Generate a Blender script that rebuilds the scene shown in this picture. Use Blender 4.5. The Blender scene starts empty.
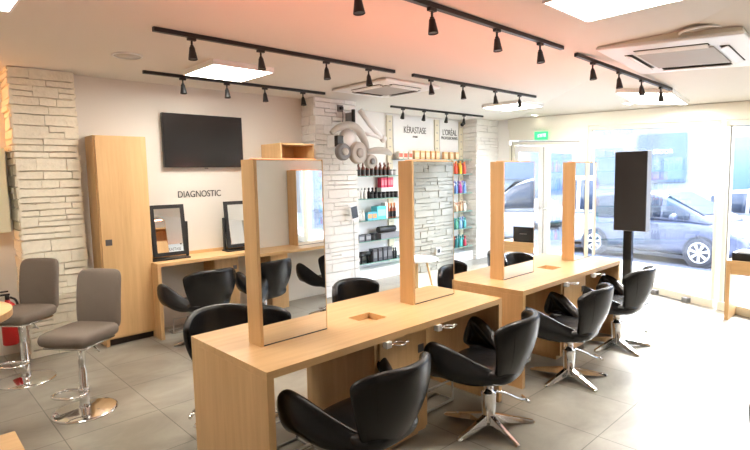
import bpy, bmesh, math, random
from mathutils import Vector, Matrix
R = math.radians; PI = math.pi
rnd = random.Random(7)
sc = bpy.context.scene; col = sc.collection

# ---------------------------------------------------------------- materials
def new_mat(name):
    m = bpy.data.materials.new(name); m.use_nodes = True
    return m, m.node_tree.nodes, m.node_tree.links, m.node_tree.nodes['Principled BSDF']
def plain(name, c, rough=.5, metal=0., spec=.5, bump=0, bscale=60, coat=0, var=0.0, emis=None, es=0, trans=0):
    m, N, L, p = new_mat(name)
    p.inputs['Base Color'].default_value = (*c, 1); p.inputs['Roughness'].default_value = rough
    p.inputs['Metallic'].default_value = metal; p.inputs['Specular IOR Level'].default_value = spec
    p.inputs['Coat Weight'].default_value = coat
    if trans: p.inputs['Transmission Weight'].default_value = trans
    if emis: p.inputs['Emission Color'].default_value = (*emis, 1); p.inputs['Emission Strength'].default_value = es
    tc = N.new('ShaderNodeTexCoord')
    nz = N.new('ShaderNodeTexNoise'); nz.inputs['Scale'].default_value = bscale; nz.inputs['Detail'].default_value = 4
    L.new(tc.outputs['Object'], nz.inputs['Vector'])
    if bump:
        b = N.new('ShaderNodeBump'); b.inputs['Strength'].default_value = bump; b.inputs['Distance'].default_value = .01
        L.new(nz.outputs['Fac'], b.inputs['Height']); L.new(b.outputs['Normal'], p.inputs['Normal'])
    if var:
        r = N.new('ShaderNodeMix'); r.data_type = 'RGBA'
        r.inputs[6].default_value = (*[v*(1-var) for v in c], 1); r.inputs[7].default_value = (*[min(1, v*(1+var)) for v in c], 1)
        L.new(nz.outputs['Fac'], r.inputs[0]); L.new(r.outputs[2], p.inputs['Base Color'])
    return m
def oak(name, axis, c0=(.58, .345, .155), c1=(.77, .51, .25)):
    m, N, L, p = new_mat(name)
    tc = N.new('ShaderNodeTexCoord'); mp = N.new('ShaderNodeMapping')
    s = [26, 26, 26]; s[axis] = 1.6; mp.inputs['Scale'].default_value = s
    nz = N.new('ShaderNodeTexNoise'); nz.inputs['Scale'].default_value = 1; nz.inputs['Detail'].default_value = 6; nz.inputs['Roughness'].default_value = .65
    nz.inputs['Distortion'].default_value = .4
    mp2 = N.new('ShaderNodeMapping'); s2 = [5, 5, 5]; s2[axis] = .5; mp2.inputs['Scale'].default_value = s2
    n2 = N.new('ShaderNodeTexNoise'); n2.inputs['Scale'].default_value = 1; n2.inputs['Detail'].default_value = 2
    rp = N.new('ShaderNodeValToRGB'); rp.color_ramp.elements[0].position = .3; rp.color_ramp.elements[1].position = .7
    rp.color_ramp.elements[0].color = (*c0, 1); rp.color_ramp.elements[1].color = (*c1, 1)
    mx = N.new('ShaderNodeMath'); mx.operation = 'MULTIPLY_ADD'; mx.inputs[1].default_value = .55
    m3 = N.new('ShaderNodeMath'); m3.operation = 'MULTIPLY'; m3.inputs[1].default_value = .45
    L.new(tc.outputs['Object'], mp.inputs['Vector']); L.new(mp.outputs[0], nz.inputs['Vector'])
    L.new(tc.outputs['Object'], mp2.inputs['Vector']); L.new(mp2.outputs[0], n2.inputs['Vector'])
    L.new(n2.outputs['Fac'], m3.inputs[0]); L.new(nz.outputs['Fac'], mx.inputs[0]); L.new(m3.outputs[0], mx.inputs[2])
    L.new(mx.outputs[0], rp.inputs['Fac']); L.new(rp.outputs[0], p.inputs['Base Color'])
    b = N.new('ShaderNodeBump'); b.inputs['Strength'].default_value = .08; b.inputs['Distance'].default_value = .002
    L.new(nz.outputs['Fac'], b.inputs['Height']); L.new(b.outputs['Normal'], p.inputs['Normal'])
    p.inputs['Roughness'].default_value = .38
    return m
def tile_mat():
    m, N, L, p = new_mat('grey_floor_tile')
    tc = N.new('ShaderNodeTexCoord'); mp = N.new('ShaderNodeMapping'); mp.inputs['Location'].default_value = (-.12, -.10, 0)
    br = N.new('ShaderNodeTexBrick'); br.offset = 0; br.squash = 1
    br.inputs['Scale'].default_value = 1; br.inputs['Brick Width'].default_value = .6; br.inputs['Row Height'].default_value = .6
    br.inputs['Mortar Size'].default_value = .0035; br.inputs['Mortar Smooth'].default_value = .2
    br.inputs['Color1'].default_value = (.30, .278, .232, 1); br.inputs['Color2'].default_value = (.34, .316, .265, 1); br.inputs['Mortar'].default_value = (.15, .14, .115, 1)
    nz = N.new('ShaderNodeTexNoise'); nz.inputs['Scale'].default_value = 1.7; nz.inputs['Detail'].default_value = 7; nz.inputs['Roughness'].default_value = .6; nz.inputs['Distortion'].default_value = .8
    mp2 = N.new('ShaderNodeMapping'); mp2.inputs['Scale'].default_value = (.9, 1.3, 1)
    rp = N.new('ShaderNodeValToRGB'); rp.color_ramp.elements[0].position = .32; rp.color_ramp.elements[1].position = .68
    rp.color_ramp.elements[0].color = (.70, .69, .67, 1); rp.color_ramp.elements[1].color = (1.12, 1.12, 1.12, 1)
    mx = N.new('ShaderNodeMix'); mx.data_type = 'RGBA'; mx.blend_type = 'MULTIPLY'; mx.inputs[0].default_value = 1
    L.new(tc.outputs['Object'], mp.inputs['Vector']); L.new(mp.outputs[0], br.inputs['Vector'])
    L.new(tc.outputs['Object'], mp2.inputs['Vector']); L.new(mp2.outputs[0], nz.inputs['Vector'])
    L.new(nz.outputs['Fac'], rp.inputs['Fac']); L.new(br.outputs['Color'], mx.inputs[6]); L.new(rp.outputs[0], mx.inputs[7])
    L.new(mx.outputs[2], p.inputs['Base Color'])
    b = N.new('ShaderNodeBump'); b.inputs['Strength'].default_value = .5; b.inputs['Distance'].default_value = .003; b.invert = True
    L.new(br.outputs['Fac'], b.inputs['Height']); L.new(b.outputs['Normal'], p.inputs['Normal'])
    p.inputs['Roughness'].default_value = .36; p.inputs['Specular IOR Level'].default_value = .45
    return m
def glass_mat(name, tint=(1, 1, 1), refl=1.0):
    m = bpy.data.materials.new(name); m.use_nodes = True; N = m.node_tree.nodes; L = m.node_tree.links
    N.clear(); o = N.new('ShaderNodeOutputMaterial'); t = N.new('ShaderNodeBsdfTransparent'); g = N.new('ShaderNodeBsdfGlossy')
    t.inputs['Color'].default_value = (*tint, 1); g.inputs['Roughness'].default_value = .02
    f = N.new('ShaderNodeFresnel'); f.inputs['IOR'].default_value = 1.45; mu = N.new('ShaderNodeMath'); mu.operation = 'MULTIPLY'; mu.inputs[1].default_value = refl
    mx = N.new('ShaderNodeMixShader'); L.new(f.outputs[0], mu.inputs[0]); L.new(mu.outputs[0], mx.inputs[0]); L.new(t.outputs[0], mx.inputs[1]); L.new(g.outputs[0], mx.inputs[2])
    L.new(mx.outputs[0], o.inputs['Surface']); return m
def emit_mat(name, c, s):
    m = bpy.data.materials.new(name); m.use_nodes = True; N = m.node_tree.nodes; L = m.node_tree.links
    N.clear(); o = N.new('ShaderNodeOutputMaterial'); e = N.new('ShaderNodeEmission'); e.inputs[0].default_value = (*c, 1); e.inputs[1].default_value = s
    L.new(e.outputs[0], o.inputs['Surface']); return m

M = {}
M['oak_x'] = oak('oak_grain_across', 0); M['oak_y'] = oak('oak_grain_deep', 1); M['oak_z'] = oak('oak_grain_upright', 2)
M['tile'] = tile_mat()
M['wall'] = plain('beige_painted_wall', (.70, .67, .615), .7, bump=.03, bscale=200)
M['white_wall'] = plain('white_painted_wall', (.86, .85, .83), .65, bump=.03, bscale=200)
M['cream'] = plain('cream_joinery_paint', (.82, .80, .70), .5)
M['cupboard'] = plain('pale_yellow_lacquer', (.90, .85, .62), .5)
M['ceiling'] = plain('ceiling_paint', (.735, .70, .645), .75, bump=.02, bscale=150)
M['stone'] = plain('cream_ledge_stone', (.85, .80, .66), .8, bump=.7, bscale=28, var=.10)
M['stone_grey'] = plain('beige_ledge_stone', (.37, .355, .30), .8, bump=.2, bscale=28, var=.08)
M['stone_white'] = plain('white_ledge_stone', (.86, .85, .82), .8, bump=.6, bscale=28, var=.06)
M['leather'] = plain('black_leather', (.008, .008, .009), .27, bump=.12, bscale=180, spec=.42)
M['fabric'] = plain('taupe_fabric', (.185, .15, .12), .75, bump=.3, bscale=500, var=.15)
M['chrome'] = plain('chrome', (.80, .80, .80), .10, metal=1)
M['steel'] = plain('brushed_steel', (.62, .62, .60), .3, metal=1)
M['black'] = plain('black_paint', (.010, .010, .011), .4)
M['black_gloss'] = plain('black_gloss', (.008, .008, .009), .12)
M['screen'] = plain('dark_glass_screen', (.012, .013, .014), .16, spec=.5)
M['dark_cloth'] = plain('charcoal_speaker_cloth', (.022, .020, .021), .85, bump=.3, bscale=700)
M['grey'] = plain('grey_plastic', (.20, .20, .205), .4)
M['light_grey'] = plain('light_grey_plastic', (.50, .47, .43), .4)
M['white'] = plain('white_plastic', (.86, .86, .86), .35)
M['grille'] = plain('grey_vent_grille', (.42, .39, .36), .6)
M['mirror'] = plain('mirror_silver', (.93, .94, .94), .0, metal=1)
M['gasket'] = plain('taupe_rubber_seal', (.20, .18, .13), .6)
M['lock'] = plain('dark_lock_plate', (.10, .09, .09), .35)
M['glass'] = glass_mat('window_glass', (.97, .985, 1), .5)
M['shelf_glass'] = glass_mat('shelf_glass', (.78, .93, .90), 1)
M['shelf_edge'] = plain('green_glass_edge', (.20, .42, .36), .2)
M['panel'] = emit_mat('light_panel', (1, .95, .85), 17)
M['bulb'] = emit_mat('spot_bulb', (1, .9, .75), 6)
M['led'] = emit_mat('orange_led', (1, .30, .14), 1.2)
M['downlight'] = emit_mat('downlight_lamp', (1, .93, .75), 8)
M['green'] = plain('green_exit_plate', (.02, .42, .12), .5, emis=(.05, .75, .25), es=.55)
M['sign_white'] = plain('sign_white', (.9, .9, .9), .5, emis=(.6, 1, .7), es=.6)
M['ink'] = plain('black_lettering', (.02, .02, .02), .5)
M['grey_ink'] = plain('grey_lettering', (.09, .085, .08), .4)
M['red'] = plain('red_enamel', (.55, .012, .012), .3)
M['dark_void'] = plain('dark_recess', (.03, .02, .015), .7)
M['pave'] = plain('pale_pavement', (.62, .62, .62), .8, bump=.1, bscale=20, var=.04)
M['asphalt'] = plain('grey_asphalt', (.06, .07, .10), .9, bump=.2, bscale=80, var=.08)
M['facade'] = plain('pale_facade', (.15, .175, .20), .8, var=.03)
M['facade_blue'] = plain('blue_shopfront', (.035, .065, .14), .5)
M['facade_glass'] = plain('pale_blue_window', (.05, .09, .15), .2)
M['car'] = plain('silver_blue_car_paint', (.036, .046, .085), .35, metal=.0, coat=.15)
M['car_white'] = plain('white_car_paint', (.26, .27, .30), .3, coat=.2)
M['car_glass'] = plain('tinted_car_glass', (.02, .028, .045), .15, spec=.25)
M['rubber'] = plain('tyre_rubber', (.022, .024, .034), .8)
M['alloy'] = plain('alloy_wheel', (.45, .45, .47), .35)
PC = {}
def pm(c, rough=.35):
    k = (c, rough)
    if k not in PC: PC[k] = plain('packaging_%d' % len(PC), c, rough)
    return PC[k]

# ---------------------------------------------------------------- mesh helpers
class B:
    def __init__(s): s.bm = bmesh.new()
    def face(s, vs, mat=0, smooth=False):
        try:
            f = s.bm.faces.new(vs); f.material_index = mat; f.smooth = smooth; return f
        except ValueError: return None
    def box(s, x0, x1, y0, y1, z0, z1, mat=0, mtx=None):
        P = [Vector((x, y, z)) for z in (z0, z1) for y in (y0, y1) for x in (x0, x1)]
        if mtx: P = [mtx @ p for p in P]
        v = [s.bm.verts.new(p) for p in P]
        for q in ((0, 2, 3, 1), (4, 5, 7, 6), (0, 1, 5, 4), (2, 6, 7, 3), (0, 4, 6, 2), (1, 3, 7, 5)): s.face([v[i] for i in q], mat)
        return s
    def poly(s, pts, d, mat=0):   # prism: polygon pts pushed by vector d
        d = Vector(d); a = [s.bm.verts.new(Vector(p)) for p in pts]; b = [s.bm.verts.new(Vector(p)+d) for p in pts]
        s.face(a[::-1], mat); s.face(b, mat); n = len(pts)
        for i in range(n): s.face([a[i], a[(i+1) % n], b[(i+1) % n], b[i]], mat)
        return s
    def rings(s, rs, mat=0, closed=True, cap=True, smooth=True):
        V = [[s.bm.verts.new(p) for p in r] for r in rs]; n = len(rs[0])
        for a, b in zip(V, V[1:]):
            for i in range(n if closed else n-1): s.face([a[i], a[(i+1) % n], b[(i+1) % n], b[i]], mat, smooth)
        if cap: s.face(V[0][::-1], mat); s.face(V[-1], mat)
        return s
    def cyl(s, p0, p1, r0, r1=None, n=20, mat=0, cap=True, sy=1.0):
        p0, p1 = Vector(p0), Vector(p1); r1 = r0 if r1 is None else r1
        d = (p1-p0).normalized(); u = d.orthogonal().normalized()
        if abs(d.z) > .9: u = Vector((1, 0, 0)); u = (u-d*u.dot(d)).normalized()
        w = d.cross(u)
        mk = lambda p, r: [p+(u*math.cos(t)+w*math.sin(t)*sy)*r for t in (2*PI*i/n for i in range(n))]
        return s.rings([mk(p0, r0), mk(p1, r1)], mat, cap=cap)
    def lathe(s, prof, c=(0, 0, 0), n=24, mat=0, cap=True):
        c = Vector(c)
        return s.rings([[c+Vector((r*math.cos(2*PI*i/n), r*math.sin(2*PI*i/n), z)) for i in range(n)] for r, z in prof], mat, cap=cap)
    def tube(s, pts, r, n=10, mat=0, sm=0, closed=False):
        P = [Vector(p) for p in pts]
        for _ in range(sm):
            Q = [P[0]]
            for a, b in zip(P, P[1:]): Q += [a.lerp(b, .25), a.lerp(b, .75)]
            P = Q+[P[-1]]
        rs = []; u = None; m = len(P)
        for i, p in enumerate(P):
            if closed: d = (P[(i+1) % m]-P[i-1]).normalized()
            else: d = (P[min(i+1, m-1)]-P[max(i-1, 0)]).normalized()
            u = d.orthogonal().normalized() if u is None else (u-d*u.dot(d)).normalized()
            w = d.cross(u); rr = r(i/(m-1)) if callable(r) else r
            rs.append([p+(u*math.cos(2*PI*k/n)+w*math.sin(2*PI*k/n))*rr for k in range(n)])
        if closed: rs.append(rs[0])
        return s.rings(rs, mat, cap=not closed)
    def grid(s, f, nu, nv, mat=0, wrap=False):
        V = [[s.bm.verts.new(f(i/(nu if wrap else nu-1), j/(nv-1))) for j in range(nv)] for i in range(nu)]
        for i in range(nu if wrap else nu-1):
            for j in range(nv-1): s.face([V[i][j], V[(i+1) % nu][j], V[(i+1) % nu][j+1], V[i][j+1]], mat, True)
        return s
    def ball(s, c, r, mat=0, nu=20, nv=12):
        c = Vector(c); r = Vector(r) if not isinstance(r, (int, float)) else Vector((r, r, r))
        return s.rings([[c+Vector((r.x*math.sin(a)*math.cos(t), r.y*math.sin(a)*math.sin(t), -r.z*math.cos(a))) for t in (2*PI*k/nu for k in range(nu))] for a in (PI*(.02+.96*j/nv) for j in range(nv+1))], mat)
def obj(name, b, mats, parent=None, bev=0, loc=None, rz=0, sub=0, solid=0):
    bm = b.bm; bmesh.ops.remove_doubles(bm, verts=bm.verts, dist=1e-6)
    bmesh.ops.recalc_face_normals(bm, faces=bm.faces)
    me = bpy.data.meshes.new(name); bm.to_mesh(me); bm.free()
    o = bpy.data.objects.new(name, me); col.objects.link(o)
    for m in (mats if isinstance(mats, (list, tuple)) else [mats]): me.materials.append(M[m] if isinstance(m, str) else m)
    if parent: o.parent = parent
    if loc: o.location = loc
    o.rotation_euler.z = rz
    if solid:
        md = o.modifiers.new('thickness', 'SOLIDIFY'); md.thickness = solid; md.offset = 0
    if bev:
        md = o.modifiers.new('bevel', 'BEVEL'); md.width = bev; md.segments = 2; md.limit_method = 'ANGLE'
    if sub:
        md = o.modifiers.new('subsurf', 'SUBSURF'); md.levels = sub; md.render_levels = sub
    return o
def tag(o, label, cat, group=None, kind=None):
    if label: o['label'] = label
    if cat: o['category'] = cat
    if group: o['group'] = group
    if kind: o['kind'] = kind
    return o
def thing(name, label, cat, loc=(0, 0, 0), rz=0, group=None):
    o = bpy.data.objects.new(name, None); col.objects.link(o); o.empty_display_size = .05
    o.location = loc; o.rotation_euler = (0, 0, rz); return tag(o, label, cat, group)
def struct(name, b, m, parent=None, bev=0, loc=None):
    o = obj(name, b, m, parent, bev, loc)
    if not parent: o['kind'] = 'structure'
    return o
def dup(o, loc=None, rz=None, label=None, group=None, parent=None, top=True):
    c = o.copy(); col.objects.link(c)
    if parent: c.parent = parent
    for ch in o.children: dup(ch, parent=c, top=False)
    if loc: c.location = loc
    if rz is not None: c.rotation_euler.z = rz
    if label: c['label'] = label
    if group: c['group'] = group
    return c
def text(name, s, size, m, mtx, parent=None, depth=.002, width=None):
    cu = bpy.data.curves.new(name, 'FONT'); cu.body = s; cu.size = size; cu.extrude = depth; cu.align_x = 'CENTER'; cu.align_y = 'CENTER'
    t = bpy.data.objects.new(name, cu); col.objects.link(t); bpy.context.view_layer.update()
    me = bpy.data.meshes.new_from_object(t.evaluated_get(bpy.context.evaluated_depsgraph_get()))
    bpy.data.objects.remove(t)
    o = bpy.data.objects.new(name, me); col.objects.link(o); me.materials.clear(); me.materials.append(M[m])
    if width:
        xs = [v.co.x for v in me.vertices]; w = max(xs)-min(xs)
        for v in me.vertices: v.co.x *= width/w
    if parent: o.parent = parent
    o.matrix_local = mtx
    return o

# ---------------------------------------------------------------- room shell
YB = 5.77; YP = 6.2; YO = -1.07; XL = -1.2
W0 = Vector((7.03, 1.50, 0)); W1 = Vector((9.03, 5.65, 0)); WD = (W1-W0).normalized(); WN = Vector((WD.y, -WD.x, 0))
def WT(t): return 2.405+.068*t
def fwp(t, off, z): return W0+WD*t+WN*off+Vector((0, 0, z))
def fbox(b, t0, t1, z0, z1, o0=0, o1=.08, mat=0, tilt=0):
    q = [fwp(t0, o0, z0+0), fwp(t1, o0, z0+0), fwp(t1, o0, z1+tilt*(t1)), fwp(t0, o0, z1+tilt*t0)]
    return b.poly(q, WN*(o1-o0), mat)
def fboxt(b, t0, t1, z0, z1, o0, o1, tilt, mat=0):
    q = [fwp(t0, o0, z0+tilt*t0), fwp(t1, o0, z0+tilt*t1), fwp(t1, o0, z1+tilt*t1), fwp(t0, o0, z1+tilt*t0)]
    return b.poly(q, WN*(o1-o0), mat)
# ceiling: flat at 2.7 with a slope falling towards the shop front
CN = Vector((.12641825, -.13682807, 1)); CC = Vector((5.4, 2.15, 2.7))
def cz(x, y): return min(2.7, CC.z-(CN.x*(x-CC.x)+CN.y*(y-CC.y)))
def foldx(y): return CC.x+.13682807/.12641825*(y-CC.y)
struct('floor', B().box(XL, 9.4, YO-.1, 6.4, -.12, 0), 'tile')
b = B()
ya, yb2 = YO-.12, 5.66
Wc = [(7.03, 1.5), (6.80, 1.02), (7.45, YO-.12)]
fx = lambda y: (foldx(y), y, 2.7)
def wz(x, y): return (x, y, cz(x, y))
top = [Vector(p) for p in [(XL-.1, ya, 2.7), fx(ya), fx(5.66), (9.3, 5.66+.4, 2.7), (9.3, 6.4, 2.7), (XL-.1, 6.4, 2.7)]]
b.poly(top, (0, 0, .15))
e0 = fwp(4.75, .12, 0); e1 = fwp(-.2, .12, 0)
sl = [Vector(fx(ya)), Vector(wz(7.6, ya)), Vector(wz(6.97, .98)), Vector(wz(e1.x, e1.y)), Vector(wz(e0.x, e0.y)), Vector((9.3, 6.06, 2.7)), Vector(fx(5.66))]
b.poly(sl, (0, 0, .15))
struct('ceiling', b, 'ceiling')
struct('wall_back', B().box(.92, 4.2, YB, YB+.5, 0, 2.7), 'wall')
struct('wall_back_left', B().box(XL, .92, 6.0, 6.27, 0, 2.7), 'wall')
struct('wall_left', B().box(XL-.1, XL, YO, 6.27, 0, 2.7), 'wall')
struct('wall_products', B().box(4.2, 8.75, YP, YP+.1, 0, 2.7), 'white_wall')
struct('wall_opposite', B().box(XL, 5.95, YO-.1, YO, 0, 2.7), 'wall')
struct('wall_corner', B().box(9.0, 9.35, 5.60, 6.3, 0, 2.7), 'white_wall')
# ledge stone cladding as real blocks
def ledge(name, segs, z0, z1, m, seed, core=None, g=.0016):
    """segs: list of (p0, p1, normal) wall runs"""
    r = random.Random(seed); b = B()
    if core: b.box(*core, z0, z1)
    for (p0, p1, nrm) in segs:
        p0, p1, nrm = Vector(p0), Vector(p1), Vector(nrm); L_ = (p1-p0).length; d = (p1-p0).normalized()
        z = z0
        while z < z1-.005:
            h = min(r.choice((.06, .08, .10, .12)), z1-z)
            if z1-(z+h) < .03: h = z1-z
            x = -r.random()*.15 if False else 0
            while x < L_-.003:
                w = r.uniform(.12, .30)
                if L_-(x+w) < .07: w = L_-x
                k = r.uniform(.003, .017)
                sub = 1
                if h > .08 and r.random() < .3: sub = 2
                for q in range(sub):
                    za, zb = z+h*q/sub, z+h*(q+1)/sub
                    a = p0+d*(x+g); e = p0+d*(x+w-g)
                    kk = k if q == 0 else r.uniform(.004, .026)
                    j = lambda: r.uniform(-.005, .005)
                    base = [a+Vector((0, 0, za+g)), e+Vector((0, 0, za+g)), e+Vector((0, 0, zb-g)), a+Vector((0, 0, zb-g))]
                    out = [p+nrm*(kk+j())+Vector((0, 0, j())) for p in base]
                    out = [o_+(Vector((0, 0, .004)) if i < 2 else Vector((0, 0, -.004))) for i, o_ in enumerate(out)]
                    A = [b.bm.verts.new(p-nrm*.022) for p in base]; O = [b.bm.verts.new(p) for p in out]
                    b.face(O)
                    for i in range(4): b.face([A[i], A[(i+1) % 4], O[(i+1) % 4], O[i]])
                x += w
            z += h
    return struct(name, b, m)
ledge('wall_pillar_left', [((.89, 5.66, 0), (1.41, 5.66, 0), (0, -1, 0)), ((.89, 6.0, 0), (.89, 5.66, 0), (-1, 0, 0)), ((1.41, 5.66, 0), (1.41, 5.77, 0), (1, 0, 0))], 0, 2.7, 'stone', 3, (.912, 1.39, 5.682, 6.1))
ledge('wall_pillar_middle', [((4.17, 5.50, 0), (4.885, 5.50, 0), (0, -1, 0)), ((4.17, 5.78, 0), (4.17, 5.50, 0), (-1, 0, 0)), ((4.885, 5.50, 0), (4.885, 6.2, 0), (1, 0, 0))], 0, 2.7, 'stone_white', 5, (4.192, 4.865, 5.522, 6.25))
ledge('wall_pillar_corner', [((8.28, 5.86, 0), (9.0, 5.86, 0), (0, -1, 0)), ((8.28, 6.2, 0), (8.28, 5.86, 0), (-1, 0, 0))], 0, 2.7, 'stone_white', 9, (8.302, 9.0, 5.882, 6.25))
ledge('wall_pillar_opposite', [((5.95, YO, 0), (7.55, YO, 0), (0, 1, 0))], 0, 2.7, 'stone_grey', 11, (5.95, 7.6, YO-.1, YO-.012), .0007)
# shop front
b = B(); fboxt(b, -.45, 4.78, 2.205, 2.40, -.02, .14, .068); fboxt(b, 2.33, 4.78, 1.98, 2.21, 0, .12, .068); fboxt(b, -.30, 2.33, 2.21, 2.245, -.035, .10, .068)
struct('wall_front', b, 'cream')
b = B(); fbox(b, 2.32, 2.50, 0, 2.0, -.02, .10, tilt=.068); fbox(b, 4.44, 4.90, 0, 1.90, 0, .12, tilt=.068)
struct('wall_front_posts', b, 'cream')
def window(name, t0, t1):
    w = obj(name, B(), 'cream'); w['kind'] = 'structure'
    f = B(); fbox(f, t0, t0+.05, .0, 2.19, 0, .07, tilt=.068); fbox(f, t1-.05, t1, 0, 2.19, 0, .07, tilt=.068); fbox(f, t0, t1, 0, .10, -.02, .09)
    fboxt(f, t0, t1, 2.14, 2.20, 0, .07, .068)
    obj('window_frame', f, 'cream', w)
    f = B(); fbox(f, t0+.050, t0+.057, .10, 2.14, .02, .03, tilt=.068); fbox(f, t1-.057, t1-.050, .10, 2.14, .02, .03, tilt=.068); fboxt(f, t0+.05, t1-.05, 2.133, 2.14, .02, .03, .068); fbox(f, t0+.05, t1-.05, .10, .107, .02, .03)
    obj('seal', f, 'gasket', w)
    g = B(); fbox(g, t0+.05, t1-.05, .10, 2.15, .03, .036, tilt=.068); obj('pane', g, 'glass', w)
    return w
window('window_1', .12, 2.32)
window('window_2', -.44, .065)
# the shop front turns a little beyond the first panes
b = B(); Q0 = Vector((6.84, 1.10, 0)); Q1 = Vector((7.45, YO, 0)); QD = (Q1-Q0).normalized(); QN = Vector((-QD.y, QD.x, 0))
def qbox(b, a, c, z0, z1, o0=0, o1=.07, mat=0):
    return b.poly([Q0+QD*a+QN*o0+Vector((0, 0, z0)), Q0+QD*c+QN*o0+Vector((0, 0, z0)), Q0+QD*c+QN*o0+Vector((0, 0, z1)), Q0+QD*a+QN*o0+Vector((0, 0, z1))], QN*(o1-o0), mat)
QL = (Q1-Q0).length
qbox(b, 0, QL, 2.05, 2.5, -.01, .10)
struct('wall_front_right', b, 'cream')
w = obj('window_3', B(), 'cream'); w['kind'] = 'structure'
f = B(); qbox(f, 0, .07, 0, 2.06); qbox(f, 1.05, 1.11, 0, 2.06); qbox(f, QL-.06, QL, 0, 2.06); qbox(f, 0, QL, 0, .09)
obj('window_frame', f, 'cream', w)
g = B(); qbox(g, .07, 1.05, .09, 2.05, .03, .036); qbox(g, 1.11, QL-.06, .09, 2.05, .03, .036); obj('pane', g, 'glass', w)
# double door
d = obj('door_1', B(), 'cream'); d['kind'] = 'structure'
f = B(); fbox(f, 2.50, 2.56, 0, 1.96, -.01, .09, tilt=.068); fbox(f, 4.38, 4.44, 0, 1.96, -.01, .09, tilt=.068); fboxt(f, 2.50, 4.44, 1.90, 1.965, -.01, .09, .068)
obj('door_frame', f, 'cream', d)
f = B(); fboxt(f, 2.49, 4.45, 1.962, 1.974, -.018, .0, .068); fbox(f, 2.488, 2.500, 0, 1.96, -.018, 0, tilt=.068); fbox(f, 4.44, 4.452, 0, 1.96, -.018, 0, tilt=.068); fbox(f, 3.458, 3.482, .01, 1.90, .02, .04, tilt=.068)
obj('seal', f, 'gasket', d)
for (a, c, hs) in ((2.57, 3.455, 1), (3.485, 4.37, -1)):
    f = B(); fbox(f, a, a+.13, .01, 1.885, .01, .05, tilt=.068); fbox(f, c-.13, c, .01, 1.885, .01, .05, tilt=.068); fbox(f, a+.13, c-.13, .01, .16, .01, .05)
    fboxt(f, a+.13, c-.13, 1.77, 1.885, .01, .05, .068)
    lf = obj('door_leaf', f, 'white', d)
    g = B(); fbox(g, a+.13, c-.13, .16, 1.78, .028, .033, tilt=.068); obj('pane', g, 'glass', lf)
    tt = c-.065 if hs == 1 else a+.065
    h = B(); h.tube([fwp(tt, .01, 1.02), fwp(tt, -.05, 1.02), fwp(tt-.11*hs, -.05, 1.02)], .009); h.cyl(fwp(tt, .01, 1.02), fwp(tt, -.012, 1.02), .025)
    obj('door_handle', h, 'steel', lf)
s = B(); fbox(s, 2.44, 2.50, 0, 2.0, -.012, 0, tilt=.05)
# exit sign
e = thing('exit_sign', 'green emergency exit sign above the glass double door', 'exit sign')
b = B(); fboxt(b, 3.31, 3.68, 2.0, 2.14, -.035, -.021, .068); obj('sign_plate', b, 'green', e)
mt = Matrix(((-WD.x, 0, -WN.x, fwp(3.46, -.038, 0).x), (-WD.y, 0, -WN.y, fwp(3.46, -.038, 0).y), (0, 1, 0, 2.305), (0, 0, 0, 1)))
text('sign_lettering', 'SORTIE', .075, 'sign_white', mt, e)
# ---------------------------------------------------------------- outside
struct('pavement', B().poly([(5.5, -8, -.345), (9.05, -8, -.345), (14.3, 15.2, -.345), (5.5, 15.2, -.345)], (0, 0, .015)), 'pave')
struct('street', B().box(9.0, 30, -16, 26, -.45, -.347), 'asphalt')
fa = thing('shop_building', 'pale facade across the street with a blue shopfront and light sign letters', 'building', (24, 6, -.33), R(12))
obj('facade_wall', B().box(0, 1, -22, 20, 0, 9), 'facade', fa)
b = B(); b.box(-.12, .02, .60, 2.35, 1.50, 3.5); obj('blue_shopfront', b, 'facade_blue', fa)
b = B(); b.box(-.15, -.10, .72, 1.4, 1.6, 2.5); b.box(-.15, -.10, 1.55, 2.25, 1.6, 2.5); obj('shop_window', b, 'facade_glass', fa)
text('sign_lettering', 'DIOOR', .24, 'white', Matrix(((0, 0, -1, -.16), (-1, 0, 0, 1.45), (0, 1, 0, 2.75), (0, 0, 0, 1))), fa, .02, .72)
for (y0, y1, z0, z1) in ((3, 4.4, 1.4, 3.0), (5, 7, 1, 3.2), (8, 10.5, .8, 3.4), (-3.5, -1, 1, 3.2), (3, 4.5, 5, 7), (7, 8.5, 5, 7), (-12.5, -10, 1, 3.4), (-9, -6.6, 1, 3.2), (-16, -14, 1, 3)):
    obj('window', B().box(-.05, .02, y0, y1, z0, z1), 'facade_glass', fa)
fb = thing('blue_shop', 'blue shop block further along the opposite side of the street', 'building', (23, -9, -.33), R(12))
obj('facade_wall', B().box(0, 1, -5, 3, 0, 7), 'facade', fb); obj('blue_shopfront', B().box(-.2, .02, -4, 2.4, 1.7, 4.4), 'facade_blue', fb)

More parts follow.
